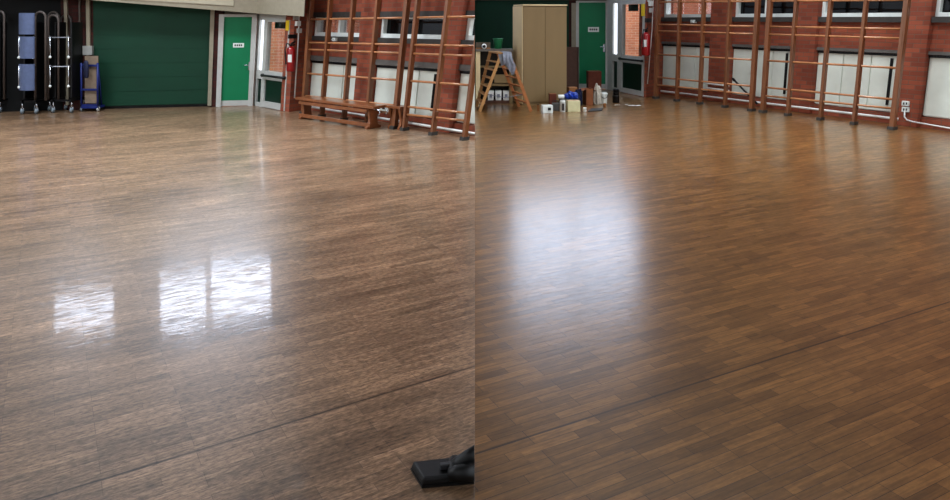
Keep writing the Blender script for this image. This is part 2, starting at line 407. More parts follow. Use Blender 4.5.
mb = MB(); WA.pbox(mb, 209, 5, 213, 105.8, -.1, 0); mb.build('trim_2', BEIGE, kind='structure')
mb = MB(); WA.pbox(mb, 86, -15, 89.5, 60, -.12, -.03); mb.build('trim_3', BEIGE, kind='structure')
mb = MB(); WA.pbox(mb, 64.5, -15, 67.5, 105, -.12, -.03); mb.build('trim_4', BEIGE, kind='structure')
mb = MB(); WA.pbox(mb, 79, -15, 80.6, 105, -.12, -.05); mb.build('trim_5', mat('dull_pipe', (92, 84, 76), .6), kind='structure')

# bulkhead over the recess, worn side (its lower edge runs down to the right)
mb = MB()
lo = [(-60, -14), (100, 0.8), (257, 13.5), (304, 16.5)]
for i in range(3):
    (xa, ya), (xb, yb) = lo[i], lo[i+1]
    W1 = WA if xb < 260 else WD
    a = WA.P(*WA.tz(xa, ya, .35), .35) if i < 2 else WA.P(*WA.tz(xa, ya, .35), .35)
    b = WA.P(*WA.tz(xb, yb, .35), .35) if i < 2 else WD.P(*WD.tz(xb, yb, .3), .3)
    back = WA.n*-.6
    up = Vector((0, 0, 1))
    A0, B0 = a, b
    A1 = Vector((a.x+.03, a.y, ZB+.18)); B1 = Vector((b.x+.05, b.y, ZB+.18))
    mb.hexa([A0, B0, B0+back, A0+back, A1, B1, B1+back, A1+back])
mb.build('beam_left', BEIGE, kind='structure')
mb = MB()
a = WA.P(*WA.tz(120, -1, .37), .37); b = WA.P(*WA.tz(233.5, 5.8, .37), .37)
mb.hexa([a, b, b-WA.n*.04, a-WA.n*.04, a+Vector((.01, 0, .5)), b+Vector((.01, 0, .36)), b+Vector((.01, 0, .36))-WA.n*.04, a+Vector((.01, 0, .5))-WA.n*.04])
mb.build('trim_6', CREAM, kind='structure')

def green_door(i, W, x0, x1, y0, yk, y1, fw, sign, hx, hy):
    r = thing('door_%d' % i, W.P(x2t(W, (x0+x1)/2, 60), 0, 0), kind='structure')
    mb = MB(); t0, t1 = x2t(W, x0, (y0+y1)/2), x2t(W, x1, (y0+y1)/2); zt = zof(W, (x0+x1)/2, y0); zk = max(.04, zof(W, (x0+x1)/2, yk))
    W.box(mb, t0, t1, zk, zt, -.09, -.03); mb.build('door_panel', DOORGREEN, r)
    mb = MB(); W.box(mb, t0, t1, 0.01, zk, -.09, -.025); mb.build('kick_plate', FRAME, r)
    m1 = x2t(W, x0+fw, 60)-x2t(W, x0, 60)
    mb = MB(); W.box(mb, t0-m1, t0, 0, zt+m1*.6, -.12, .02); W.box(mb, t1, t1+m1, 0, zt+m1*.6, -.12, .02); W.box(mb, t0, t1, zt, zt+m1*.6, -.12, .02)
    mb.build('door_frame', FRAME, r)
    mb = MB(); W.pbox(mb, sign[0], sign[1], sign[2], sign[3], -.03, -.02); sg = mb.build('door_sign', WHITE, r)
    mb = MB(); ym = (sign[1]+sign[3])/2
    for k in range(4):
        xa = sign[0]+(sign[2]-sign[0])*(.14+.19*k); W.pbox(mb, xa, ym-.9, xa+(sign[2]-sign[0])*.13, ym+.9, -.02, -.018)
    mb.build('lettering', DKGREY, sg)
    mb = MB(); W.pbox(mb, hx-.9, hy-4, hx+.9, hy+4, -.03, -.018)
    h = mb.build('handle_plate', CHROME, r)
    p = W.P(*W.tz(hx, hy-1, .0), 0.0); mb = MB(); mb.tube([p-W.n*.03, p+W.n*.03, p+W.n*.03-W.u*.1], .012); mb.build('handle_lever', CHROME, h)
    return r
green_door(1, WA, 222.5, 250, 17, 100.5, 105.6, 5, (233, 43, 244, 47.5), 249.3, 66)

def glazed_door(i, W, ps, kickz, glass_px, side_px, notice, yellow):
    """screen with a narrow sidelight and a half-glazed door with a crash bar"""
    T = W.len; xs0, xs1, xd0, xd1 = ps
    yb = 108
    r = thing('door_%d' % i, W.base(T*.6, 0), kind='structure')
    ymid = 60
    s0, s1, d0, d1 = [x2t(W, x, ymid) for x in ps]
    zt = zof(W, (xd0+xd1)/2, glass_px[0])
    zr = zof(W, (xd0+xd1)/2, glass_px[1]); zr0 = zr-.17
    f = MB(); fw = .055
    W.box(f, -.03, s0, 0, zt+.12, -.1, .01); W.box(f, s1, d0-.02, 0, zt+.12, -.1, .01); W.box(f, s0, T, zt+.0, zt+.12, -.1, .01)
    W.box(f, s0, s1, zr0, zr, -.1, .01); W.box(f, s0, s1, 0, .08, -.1, .01)
    f.build('screen_frame', FRAME, r)
    p = MB(); W.box(p, s0, s1, zr, zt, -.06, -.04); p.build('frosted_pane', SIDELITE, r)
    p = MB(); W.box(p, s0, s1, .08, zr0, -.06, -.03); p.build('infill_panel', PANELGREEN, r)
    lf = MB()
    W.box(lf, d0, d0+.09, 0.01, zt, -.06, .03); W.box(lf, d1-.09, d1, 0.01, zt, -.06, .03)
    W.box(lf, d0+.09, d1-.09, zt-.04, zt, -.06, .03); W.box(lf, d0+.09, d1-.09, zr0, zr, -.06, .03); W.box(lf, d0+.09, d1-.09, .01, kickz, -.06, .03)
    leaf = lf.build('door_leaf', FRAME, r)
    p = MB(); W.box(p, d0+.09, d1-.09, zr, zt-.04, -.02, -.012); p.build('pane', GLASS, leaf)
    p = MB(); W.box(p, d0+.09, d1-.09, kickz, zr0, -.04, -.0); p.build('lower_panel', PANELGREEN, leaf)
    p = MB(); a = W.P(d0+.04, (zr+zr0)/2, .08); b = W.P(d1-.04, (zr+zr0)/2, .08); p.tube([a, b], .022)
    p.tube([a-W.n*.06, a], .03); p.tube([b-W.n*.06, b], .03); p.build('crash_bar', BLACK, leaf)
    p = MB(); W.pbox(p, *notice, -.03, -.021); p.build('notice', BLACK, leaf)
    return r, (s0, s1, d0, d1, zr, zt)
gd, gl = glazed_door(2, WD, (258.2, 262.8, 264.8, 289), .13, (20, 72), None, (275, 21, 285, 28.5), None)
gd2, gl2 = glazed_door(4, WF, (613, 617.5, 621, 645), .12, (2.5, 56), None, (628.5, 4.5, 638, 11), None)

# exterior brick wall seen through the panes
mb = MB(); WO = Wall((-9, 17.6, 0), (1.5, 17.6, 0), lambda b: 0.); WO.box(mb, 0, 10.5-1.7, -.05, 3.6, -.2, 0); mb.build('wall_outside', BRICK_OUT, kind='structure')
mb = MB(); WO2 = Wall((1.5, 21.5, 0), (12, 20.5, 0), lambda b: 0.); WO2.box(mb, 0, 10.5, -.05, 3.6, -.2, 0); mb.build('wall_outside', BRICK_OUT, kind='structure')

# --- side walls in brick with recessed bays
def side_wall(W, name, bays, refs, clip, t_end, winno, dark):
    """bays: pixel column pairs at row 80. refs: (px, rows) for window top, sill, lintel, radiator"""
    px = refs['px']; Z = {k: zof(W, px, y) for k, y in refs.items() if k != 'px'}
    n = 3
    mb = MB(); c = 0.; tb = []
    for a, b in bays:
        ta = x2t(W, a, 80); tbb = x2t(W, b, 80); tb.append((ta, tbb))
        W.box(mb, c, ta, 0, TOP, -.35, .06, 1)
        W.box(mb, ta, tbb, 0, Z['radbot']-.0, -.35, -.02, n)
        W.box(mb, ta, tbb, Z['radbot'], Z['lintel_b'], -.35, -.18, n)
        W.box(mb, ta, tbb, Z['lintel_t'], Z['sill_b'], -.35, -.02, n)
        W.box(mb, ta, tbb, Z['head_t'], TOP, -.35, -.02, n)
        c = tbb
    W.box(mb, c, t_end, 0, TOP, -.35, .06, 2)
    mb.build(name, BRICK, clip=clip, kind='structure')
    for k, (ta, tbb) in enumerate(tb):
        m = MB(); W.box(m, ta, tbb, Z['lintel_b'], Z['lintel_t'], -.3, .0, n); m.build('trim_%d' % (winno+10+k*3), GREYC, clip=clip, kind='structure')
        m = MB(); W.box(m, ta, tbb, Z['head_b'], Z['head_t'], -.3, .0, n); m.build('trim_%d' % (winno+11+k*3), DKGREY, clip=clip, kind='structure')
        m = MB(); W.box(m, ta, tbb, Z['sill_b'], Z['sill_t'], -.3, .03, n); m.build('trim_%d' % (winno+12+k*3), DKGREY, clip=clip, kind='structure')
        w = thing('window_%d' % (winno+k), W.P((ta+tbb)/2, Z['sill_t'], -.1), kind='structure')
        f = MB(); z0, z1 = Z['sill_t'], Z['head_b']
        W.box(f, ta, tbb, z0, z0+.07, -.2, -.06, n); W.box(f, ta, tbb, z1-.03, z1, -.2, -.06, n)
        W.box(f, ta, ta+.06, z0, z1, -.2, -.06); W.box(f, tbb-.06, tbb, z0, z1, -.2, -.06)
        if k == 1 or tbb-ta > 1.5: W.box(f, (ta+tbb)/2-.03, (ta+tbb)/2+.03, z0, z1, -.2, -.06)
        f.build('window_frame', WHITE, w, clip=clip)
        p = MB(); W.box(p, ta+.06, tbb-.06, z0+.07, z1-.03, -.15, -.14, n); p.build('pane', DKGLASS if dark[k] else GLASS2, w, clip=clip)
    return tb, Z
LB = [(308.5, 358), (373.5, 440), (457.5, 500)]
tbL, ZL = side_wall(WB, 'wall_right_worn_side', LB, dict(px=335, head_t=12, head_b=17.5, sill_t=36.5, sill_b=41, lintel_t=57, lintel_b=62, radbot=106), True, WB.len, 1, (0, 1, 1))
RB = [(660.5, 710), (730, 792), (814, 898), (924.5, 990)]
tbR, ZR = side_wall(WR, 'wall_right', RB, dict(px=800, head_t=-14, head_b=-7, sill_t=17, sill_b=22, lintel_t=46.5, lintel_b=49.5, radbot=103), False, 12.5, 5, (0, 1, 1, 1))
# brick piers beside the glazed doors, and the return wall between the two sides
mb = MB(); WE.box(mb, 0, WE.len, 0, TOP, -.25, 0); mb.build('wall_pier', BRICK, kind='structure')
mb = MB(); WG.box(mb, 0, WG.len, 0, TOP, -.05, 0); mb.build('wall_pier', BRICK, kind='structure')
mb = MB(); mb.hexa([(-.3, 11.2, 0), (-.004, 10.95, 0), (-.004, 18.2, 0), (-.3, 18.2, 0), (-.3, 11.2, TOP), (-.004, 10.95, TOP), (-.004, 18.2, TOP), (-.3, 18.2, TOP)])
mb.build('wall_return', WHITE_UP, kind='structure')
# --- back wall, refinished side
upper_windows(Upright(WC), [((512, 574), (196, 318)), ((575, 638), (190, 312))], 2.7, TOP, -.1, WC.len+1.6, 'wall_back_upper', SKYGLASS_R, (24, 25), WHITE_UP)
mb = MB(); WC.box(mb, 0, x2t(WC, 569, 60), 0, 2.7, -.25, -.02); mb.build('wall_back_green', GREEN_DK, kind='structure')
mb = MB(); WC.box(mb, x2t(WC, 569, 60), x2t(WC, 577, 60), 0, 2.7, -.25, -.01); mb.build('wall_back_brick', BRICK_SHADE, kind='structure')
mb = MB(); WC.box(mb, x2t(WC, 577, 60), WC.len+.1, 2.08, 2.75, -.3, -.125); mb.build('wall_back_lintel', BEIGE, kind='structure')
mb = MB(); WC.pbox(mb, 571.5, 3, 576, 86, -.05, .04); mb.build('trim_7', BEIGE, kind='structure')
mb = MB(); WC.box(mb, 0, WC.len, 2.22, 2.75, -.2, .12); WF.box(mb, -.05, WF.len, 2.3, 2.75, -.2, .06); mb.build('beam_right', mat('beam_brown_grey', (86, 78, 70), .7), kind='structure')
green_door(3, WC, 579, 605.5, 2.5, 84, 86.8, 3.0, (588, 27, 599, 32), 604, 48)

# pipes along the foot of the side walls
def pipe(W, name, x0, y0, x1, y1, d, r, m, label, cat, clip=False):
    mb = MB(); a = W.P(*W.tz(x0, y0, d), d); b = W.P(*W.tz(x1, y1, d), d)
    mb.tube([a, (a+b)/2, b], r); o = mb.build(name, m, clip=clip); return tag(o, label, cat)
pipe(WB, 'heating_pipe', 308, 106.3, 484, 135.3, .12, .022, PIPEW, 'white heating pipe running low along the brick wall behind the bench and climbing frames', 'pipe', True)
pipe(WR, 'heating_pipe', 661, 91, 898, 119, .12, .022, PIPEW, 'white heating pipe running low behind the climbing frames on the refinished side', 'pipe')

for k, (y0, y1, lab) in enumerate(((83, 84.6, 'upper of two short white pipes crossing the brick pier between two radiators, refinished side'), (87.5, 89.2, 'lower of two short white pipes crossing the brick pier between two radiators, refinished side'))):
    pipe(WR, 'radiator_pipe', 703, y0, 729, y1+1.5, .09, .018, PIPEW, lab, 'pipe')
for k, (y0, y1, lab) in enumerate(((100.5, 102, 'upper of two short white pipes crossing the brick pier above the long bench'), (103.5, 105.2, 'lower of two short white pipes crossing the brick pier above the long bench'))):
    pipe(WB, 'radiator_pipe', 349, y0, 373, y1+1, .09, .018, PIPEW, lab, 'pipe')
# --- radiators
def radiator(W, t0, t1, z0, z1, label, clip, seams, bar=None):
    r = thing('radiator', W.P((t0+t1)/2, z0, -.06), label, 'radiator', None)
    m = MB(); g = .012
    edges = [t0+(t1-t0)*k/seams for k in range(seams+1)]
    m2 = MB(); W.box(m2, t0+.02, t1-.02, z0, z1-.01, -.17, -.07, 3); m2.build('back_plate', RADI, r, clip=clip)
    for a, b in zip(edges[:-1], edges[1:]):
        if clip and W.P(a, 0, 0).x > -.03: continue
        m = MB(); W.box(m, a+g, b-g, z0+.015, z1-.04, -.069, -.05); m.build('cover_panel', RADI, r, bevel=0 if clip else .006, clip=clip)
    m = MB(); W.box(m, t0, t1, z1-.04, z1-.01, -.168, -.03, 3); m.build('top_shadow_strip', BLACK, r, clip=clip)  # black strip stands in for the shadow along the radiator top
    if bar is not None:
        m = MB(); tt = t1-(t1-t0)*bar
        W.box(m, tt, tt+.035, z0+.12, z1-.08, -.049, -.02); m.build('valve_pipe', BLACKM, r)
    return r
zr0, zr1 = ZL['radbot']+.01, ZL['lintel_b']-.005
radiator(WB, *tbL[0], zr0, zr1, 'white radiator panel behind the end of the long bench, farthest on the worn side', True, 3)
radiator(WB, *tbL[1], zr0, zr1, 'white radiator panel behind the paired posts of the two climbing frames on the worn side', True, 3, .1)
radiator(WB, *tbL[2], zr0, zr1, 'white radiator panel cut off at the seam between the worn and refinished sides', True, 3)
zr0, zr1 = ZR['radbot']+.01, ZR['lintel_b']-.005
radiator(WR, *tbR[0], zr0, zr1, 'white radiator panel nearest the red extinguisher on the refinished side', False, 3)
radiator(WR, *tbR[1], zr0, zr1, 'white radiator panel behind the leaning black pole', False, 3, .13)
radiator(WR, *tbR[2], zr0, zr1, 'wide white radiator panel behind the nearer climbing frame on the refinished side', False, 3, .115)
radiator(WR, *tbR[3], zr0, zr1, 'white radiator panel right of the twin sockets, clear of any climbing frame', False, 2)

# --- climbing frames
def climbing_frame(W, feet, rails, label, clip, outer=True):
    """feet: pixel columns at the floor of each upright"""
    ts = []
    for x in feet:
        b0 = CX; lo_, hi_ = -3., W.len+3.
        for _ in range(50):
            mid = (lo_+hi_)/2; b = W.base(mid, 0)
            if CX+F*b.x/b.y < x: lo_ = mid
            else: hi_ = mid
        ts.append((lo_+hi_)/2)
    r = thing('climbing_frame', W.base((ts[0]+ts[-1])/2, 0), label, 'climbing frame', None)
    for k, t in enumerate(ts):
        w = .075 if (outer and k in (0, len(ts)-1)) else .05
        m = MB(); W.box(m, t-w/2, t+w/2, .035, 3.1, -.04, .045); m.build('upright', WOODBAR, r, bevel=.006, clip=clip)
        m = MB(); W.box(m, t-w/2-.012, t+w/2+.012, 0, .05, -.06, .07); m.build('foot', DKGREY, r, clip=clip)
    for (xa, ya, xb, yb) in rails:
        za, zb = zof(W, xa, ya), zof(W, xb, yb); ta_, tb_ = x2t(W, xa, ya), x2t(W, xb, yb)
        zz = lambda t: za+(zb-za)*(t-ta_)/(tb_-ta_)
        m = MB(); pts = [W.P(t, zz(t), 0) for t in (ts[0], (ts[0]*2+ts[-1])/3, (ts[0]+2*ts[-1])/3, ts[-1])]
        m.tube(pts, .018, 10); m.build('rail', WOODRAIL, r, clip=clip)
    # ties back to the wall
    for k, t in ((0, ts[0]), (1, ts[-1])):
        if clip and W.P(t, 2.3, 0).x > -.1: continue
        m = MB(); m.bar(W.P(t, 2.2, -.05), W.P(t, 2.2, -.35), .04, .02); m.build('wall_bracket', BLACKM, r)
    return r
RL = [(308, 19.5, 475, 16.5), (308, 42.6, 475, 46), (308, 49.5, 475, 56), (307, 73.5, 475, 85.5), (307, 96, 472, 113.5), (307, 104, 473, 121.5)]
climbing_frame(VA, [303.6, 322, 344, 367, 394.5], RL, 'wooden climbing frame behind the long bench on the worn side', True)
climbing_frame(VA, [404.5, 433, 464.5], RL, 'wooden climbing frame to the right of the long bench, cut off at the seam', True, False)
RR = [(660, 2, 900, 0), (660, 24.5, 900, 29), (660, 31, 899, 38.3), (660, 54.5, 897, 68), (658, 77.3, 893, 99.3), (658, 85, 893, 108.5)]
climbing_frame(VR, [656, 677, 700, 725, 751.5], RR, 'wooden climbing frame next to the extinguisher on the refinished side, farther of the two', False)
climbing_frame(VR, [763, 788, 820.5, 854, 892.3], RR, 'wooden climbing frame in front of the widest radiator on the refinished side', False)

# --- extinguishers, conduits, small wall boxes
def extinguisher(W, px, ytop, ybot, label, R=.085):
    d = .10
    p = W.P(*W.tz(px, ybot, d), d); ztop = zof(W, px, ytop, d); hgt = ztop-p.z
    r = thing('fire_extinguisher', p, label, 'fire extinguisher')
    h = hgt*.82
    up = Vector((0, 0, 1))
    m = MB(); m.lathe(p, [(.02, 0), (R*.9, .005), (R, .03), (R, h*.82), (R*.85, h*.92), (R*.4, h*.99), (R*.28, h)]); m.build('body', RED, r)
    m = MB(); m.lathe(p+up*h*.999, [(.024, 0), (.026, .03), (.018, .05)], 10); m.bar(p+up*(h+.05), p+up*(h+.09)+W.u*.1, .03, .02); m.bar(p+up*(h+.02), p+up*(h+.03)+W.u*.09, .025, .015); m.build('valve_handle', BLACK, r)
    m = MB(); q = p+up*(h+.03); m.tube([q, q-W.u*.10+up*.03, q-W.u*.14-up*.08, q-W.u*.125-up*.28, q-W.u*.12-up*.36], .012); m.build('hose', BLACK, r)
    # label wraps the front
    m = MB(); n = 8; vs = []
    c = Vector((0-p.x, 0-p.y, 0)).normalized(); a0 = math.atan2(c.y, c.x)
    for z in (h*.38, h*.68):
        for k in range(n+1):
            a = a0-.75+.9*k/n; vs.append(p+Vector((math.cos(a)*(R+.002), math.sin(a)*(R+.002), z)))
    m.add(vs, [(k, k+1, n+2+k, n+1+k) for k in range(n)], None, True); m.build('paper_label', PAPER, r)
    m = MB(); m.bar(p+up*h*.6-W.n*.1, p+up*h*.6-W.n*.08, .12, .1); m.build('wall_bracket', BLACKM, r)
    return r
extinguisher(WE, 291, 41, 71.5, 'red fire extinguisher on the brick pier beside the bench, worn side')
extinguisher(WG, 645.8, 27, 55.5, 'red fire extinguisher on the brick pier beside the glazed door, refinished side', .1)

def conduit(W, pts, d, r, m, name, label, cat='conduit'):
    mb = MB(); mb.tube([W.P(*W.tz(x, y, d), d) for x, y in pts], r); return tag(mb.build(name, m), label, cat)
conduit(WE, [(300, -6), (298.3, 40), (294.5, 98)], .03, .014, PIPEW, 'electrical_conduit', 'thin white conduit dropping down the brick pier beside the extinguisher, worn side')
conduit(WG, [(653.5, -8), (652, 30), (647.5, 84)], .03, .012, PIPEW, 'electrical_conduit', 'thin white conduit dropping down the brick pier beside the extinguisher, refinished side')
conduit(WR, [(904.5, 111), (904.5, 117), (907, 120), (913, 121.8), (950, 128.3), (990, 134.5)], .1, .013, PIPEW, 'electrical_conduit', 'white conduit bending from the twin sockets to run along the foot of the wall')
def plate(W, box, d0, d1, m, name, label, cat, group=None, bevel=.003):
    mb = MB(); W.pbox(mb, *box, d0, d1); return tag(mb.build(name, m, bevel=bevel), label, cat, group)
plate(WE, (297, 21, 301, 26), 0.001, .06, WHITE, 'switch_box', 'small white switch box above the extinguisher, upper of two, worn side', 'switch box')
plate(WE, (298.4, 28.5, 302, 33), 0.001, .06, FRAME, 'switch_box', 'small white switch box above the extinguisher, lower of two, worn side', 'switch box')
plate(WG, (650, 1, 653.5, 6), 0.031, .07, WHITE, 'switch_box', 'small white switch box high beside the conduit, upper of two, refinished side', 'switch box')
plate(WG, (650.5, 8, 653.5, 12.5), 0.031, .07, FRAME, 'switch_box', 'small white switch box high beside the conduit, lower of two, refinished side', 'switch box')
plate(WD, (285.2, 20.5, 288.6, 30.5), 0.031, .045, YELLOW, 'safety_sign', 'small yellow safety strip on the glazed door edge, worn side', 'sign')
plate(WF, (641.2, 4, 644.4, 16), 0.031, .045, YELLOW, 'safety_sign', 'small yellow safety strip on the glazed door edge, refinished side', 'sign')
plate(WE, (289, 34.5, 297, 38.5), 0.045, .075, BLACK, 'notice_plate', 'black plate above the extinguisher, worn side', 'sign')
plate(WG, (646.2, 18.2, 651.5, 22.5), 0.045, .075, BLACK, 'notice_plate', 'black plate above the extinguisher, refinished side', 'sign')
for k, (y0, y1, lab) in enumerate(((101, 106, 'upper white twin wall socket beside the nearer climbing frame'), (107, 112, 'lower white twin wall socket where the conduit bends down'))):
    r = thing('wall_socket', WR.P(*WR.tz(905, y1, .06), .06), lab, 'socket')
    mb = MB(); WR.pbox(mb, 901.5, y0, 908.5, y1, .061, .10); mb.build('back_box', WHITE, r, bevel=.003)
    mb = MB(); WR.pbox(mb, 903, y0+1.4, 904.2, y1-1.4, .10, .106); mb.build('switch', DKGREY, r)
    mb = MB(); WR.pbox(mb, 905.8, y0+1.4, 907, y1-1.4, .10, .106); mb.build('switch', DKGREY, r)
plate(WA, (82.5, 46, 92, 55), -.09, .03, mat('grey_white_box', (150, 150, 146), .5), 'fuse_box', 'grey white electrical box on the wall above the blue trolley', 'electrical box')
# camera-like box below the window sills
for W, x, y, side in ((WB, 333.5, 39.5, 'worn'), (WR, 692, 21.5, 'refinished')):
    r = thing('window_winder', W.P(*W.tz(x, y+1.5, .05), .05), 'small white winder box under the far window sill, %s side' % side, 'window winder')
    mb = MB(); W.pbox(mb, x-1.6, y-1.7, x+1.6, y+1.7, -.019, .08); mb.build('gear_box', WHITE, r, bevel=.003)
    mb = MB(); p = W.P(*W.tz(x, y, .08), .08); mb.tube([p, p+W.n*.04, p+W.n*.05+W.u*.09-Vector((0, 0, .03))], .01); mb.build('crank', FRAME, r)
# black pole propped on the frame
r = thing('broom', fl(750, 110.5), 'black broom pole leaning on the double post between the climbing frames', 'broom')
a = VR.P(*VR.tz(733, 79, -.12), -.12); b = VR.P(*VR.tz(749, 95.5, -.12), -.12)
d = (b-a); e = a+d*1.9; e.z = max(e.z, .05)
mb = MB(); mb.tube([a, b, a+d*1.5], .019); mb.build('pole', BLACK, r)
mb = MB(); mb.tube([a-d*.03, a+d*.12], .024); mb.build('grip', BLACKM, r)

# --- long bench
A = fl(297, 118.8); B = fl(368, 129.6); u = (B-A).normalized(); nrm = Vector((-u.y, u.x, 0))
if nrm.y < 0: nrm = -nrm
ln = (B-A).length; wd = .30; hh = .33
r = thing('gym_bench', (A+B)/2+nrm*wd/2, 'long low varnished wooden gym bench in front of the climbing frame', 'bench')
up = Vector((0, 0, 1))
mb = MB(); a0 = A-u*.06; b0 = B+u*.12
mb.hexa([a0+up*hh, b0+up*hh, b0+nrm*wd+up*hh, a0+nrm*wd+up*hh]+[p+up*(hh+.045) for p in (a0, b0, b0+nrm*wd, a0+nrm*wd)]); mb.build('seat', BENCHW, r, bevel=.008)
def bench_leg(c):
    prof = [(-.15, 0), (-.15, .03), (-.09, .06), (-.075, .16), (-.10, .26), (-.13, hh), (.13, hh), (.10, .26), (.075, .16), (.09, .06), (.15, .03), (.15, 0)]
    m = MB(); m.prism([c+nrm*(wd/2+x)+up*z-u*.03 for x, z in prof], u*.06); return m
for k in (0.04, .97): bench_leg(A+u*ln*k).build('leg', BENCHW, r, bevel=.004)
mb = MB(); mb.bar(A+nrm*wd*.2+up*.06, B+nrm*wd*.2+up*.06, .06, .05); mb.build('stretcher', BENCHW, r, bevel=.004)
mb = MB(); mb.bar(A+u*.05+nrm*wd*.02+up*(hh-.04), B-u*.03+nrm*wd*.02+up*(hh-.04), .05, .02); mb.build('apron', BENCHW, r)
for k in (0, 1):
    c = B+u*(.15+.0)+nrm*(.06+.16*k)+up*(hh-.01)
    m = MB(); m.tube([c-u*.05, c+u*.03, c+u*.06-up*.03, c+u*.05-up*.07, c+u*.01-up*.08], .012); m.build('hook', CHROME, r)

# second bench end behind it
A2 = fl(378, 129.0)+nrm*.02
r = thing('gym_bench', A2+nrm*.2+u*.1, 'short end of a second wooden bench tucked behind the long gym bench', 'bench')
c = A2+u*.04
mb = MB(); mb.hexa([c-u*.02+up*hh+nrm*.10, c+u*.34+up*hh+nrm*.10, c+u*.34+nrm*.30+up*hh, c-u*.02+nrm*.30+up*hh]+[p+up*(hh+.04) for p in (c-u*.02+nrm*.10, c+u*.34+nrm*.10, c+u*.34+nrm*.30, c-u*.02+nrm*.30)]); mb.build('seat', BENCHW, r, bevel=.006)
for k in (.05, .27):
    m = MB(); m.prism([c+u*k+nrm*(.20+x*.8)+up*z for x, z in [(-.12, 0), (-.12, .03), (-.07, .08), (-.06, .18), (-.11, hh), (.11, hh), (.06, .18), (.07, .08), (.12, .03), (.12, 0)]], u*.05); m.build('leg', BENCHW, r)

# --- folded table trolleys (worn side, far left)
def table_trolley(px, py, w, dep, label, panel, arch_off, htop):
    c = fl(px, py); r = thing('folding_table_trolley', c, label, 'table trolley', 'folded table trolleys against the back wall')
    hw = w/2
    for sx in (-1, 1):
        for sy in (0, 1):
            q = c+Vector((sx*hw, sy*dep, 0))
            m = MB(); m.tube([q+Vector((-.014, 0, .05)), q+Vector((.014, 0, .05))], .048, 14); wh = None
            ca = bpy.data.objects.new('caster', None); ca.location = q+Vector((0, 0, .1))-c; link(ca, r)
            m.build('wheel', RUBBER, ca)
            m = MB(); m.bar(q+Vector((-.022, 0, .05)), q+Vector((-.022, 0, .11)), .02, .006); m.bar(q+Vector((.022, 0, .05)), q+Vector((.022, 0, .11)), .02, .006)
            m.tube([q+Vector((0, 0, .11)), q+Vector((0, 0, .22))], .014); m.build('fork', CHROME, ca)
    m = MB()
    for sx in (-1, 1): m.bar(c+Vector((sx*hw, -.05, .235)), c+Vector((sx*hw, dep+.05, .235)), .04, .04)
    for y in (0, dep): m.bar(c+Vector((-hw, y, .235)), c+Vector((hw, y, .235)), .035, .03)
    m.build('base_frame', BLACKM, r)
    # hoop frames
    for y in (0., dep):
        m = MB(); R = .095; zc = htop-R; x0 = arch_off
        pts = [c+Vector((x0-R, y, .25))]+[c+Vector((x0-R*math.cos(a), y, zc+R*math.sin(a))) for a in [math.pi*k/10 for k in range(11)]]+[c+Vector((x0+R, y, .25))]
        m.tube(pts, .022, 8); m.build('hoop', mat('dull_black_tube', (92, 84, 80), .4, .3), r)
    # folded table tops, standing on edge
    for sx in (-1, 1):
        m = MB(); m.box(c+Vector((sx*(hw-.02), dep/2, .98)), (.03, dep*.9, 1.42)); m.build('table_top', BLACK, r, bevel=.005)
    if panel:
        for z0, z1 in ((.45, .93), (1.03, 1.43), (1.47, 1.86)):
            m = MB(); n = 8; vs = []; fs = []
            for k in range(n+1):
                a = -1.45+2.2*k/n
                for z in (z0, z1): vs.append(c+Vector((-hw-.02+.32*(k/n), -.06-.12*math.cos(a), z)))
            for k in range(n): fs.append((2*k, 2*k+2, 2*k+3, 2*k+1))
            vs += [v+Vector((0, .03, 0)) for v in vs]; N2 = 2*(n+1)
            fs += [tuple(reversed([i+N2 for i in f])) for f in fs]
            m.add(vs, fs, None, True); m.build('folded_seat', BLUEP, r)
    # legs hanging out with white ball feet
    for z0 in (1.02, .48):
        m = MB(); m.bar(c+Vector((-hw-.01, -.05, z0+.39)), c+Vector((hw+.01, -.05, z0+.39)), .02, .02); m.build('stretcher', STEEL if z0 > .8 else CHROME, r)
        for sx in (-1, 1):
            q = c+Vector((sx*(hw+.0), -.1, 0))
            l = bpy.data.objects.new('leg', None); l.location = q+Vector((0, 0, z0))-c; link(l, r)
            m = MB(); m.tube([q+Vector((0, 0, z0+.03)), q+Vector((0, 0, z0+.42))], .011); m.tube([q+Vector((0, 0, z0+.40)), q+Vector((0, .06, z0+.40))], .011); m.build('tube', CHROME, l)
            m = MB(); m.lathe(q+Vector((0, 0, z0)), [(.004, 0), (.02, .008), (.026, .026), (.02, .044), (.006, .05)], 10); m.build('ball_foot', WHITE, l)
    return r
table_trolley(-10, 113, .36, .4, 'black table trolley cut off at the left edge of the hall', False, .17, 1.9)
table_trolley(29.5, 114.2, .26, .4, 'black table trolley carrying the curved pale blue folded seats', True, .20, 1.88)
table_trolley(62.5, 113, .34, .4, 'black table trolley next to the blue trolley, without pale seats', False, -.17, 1.82)

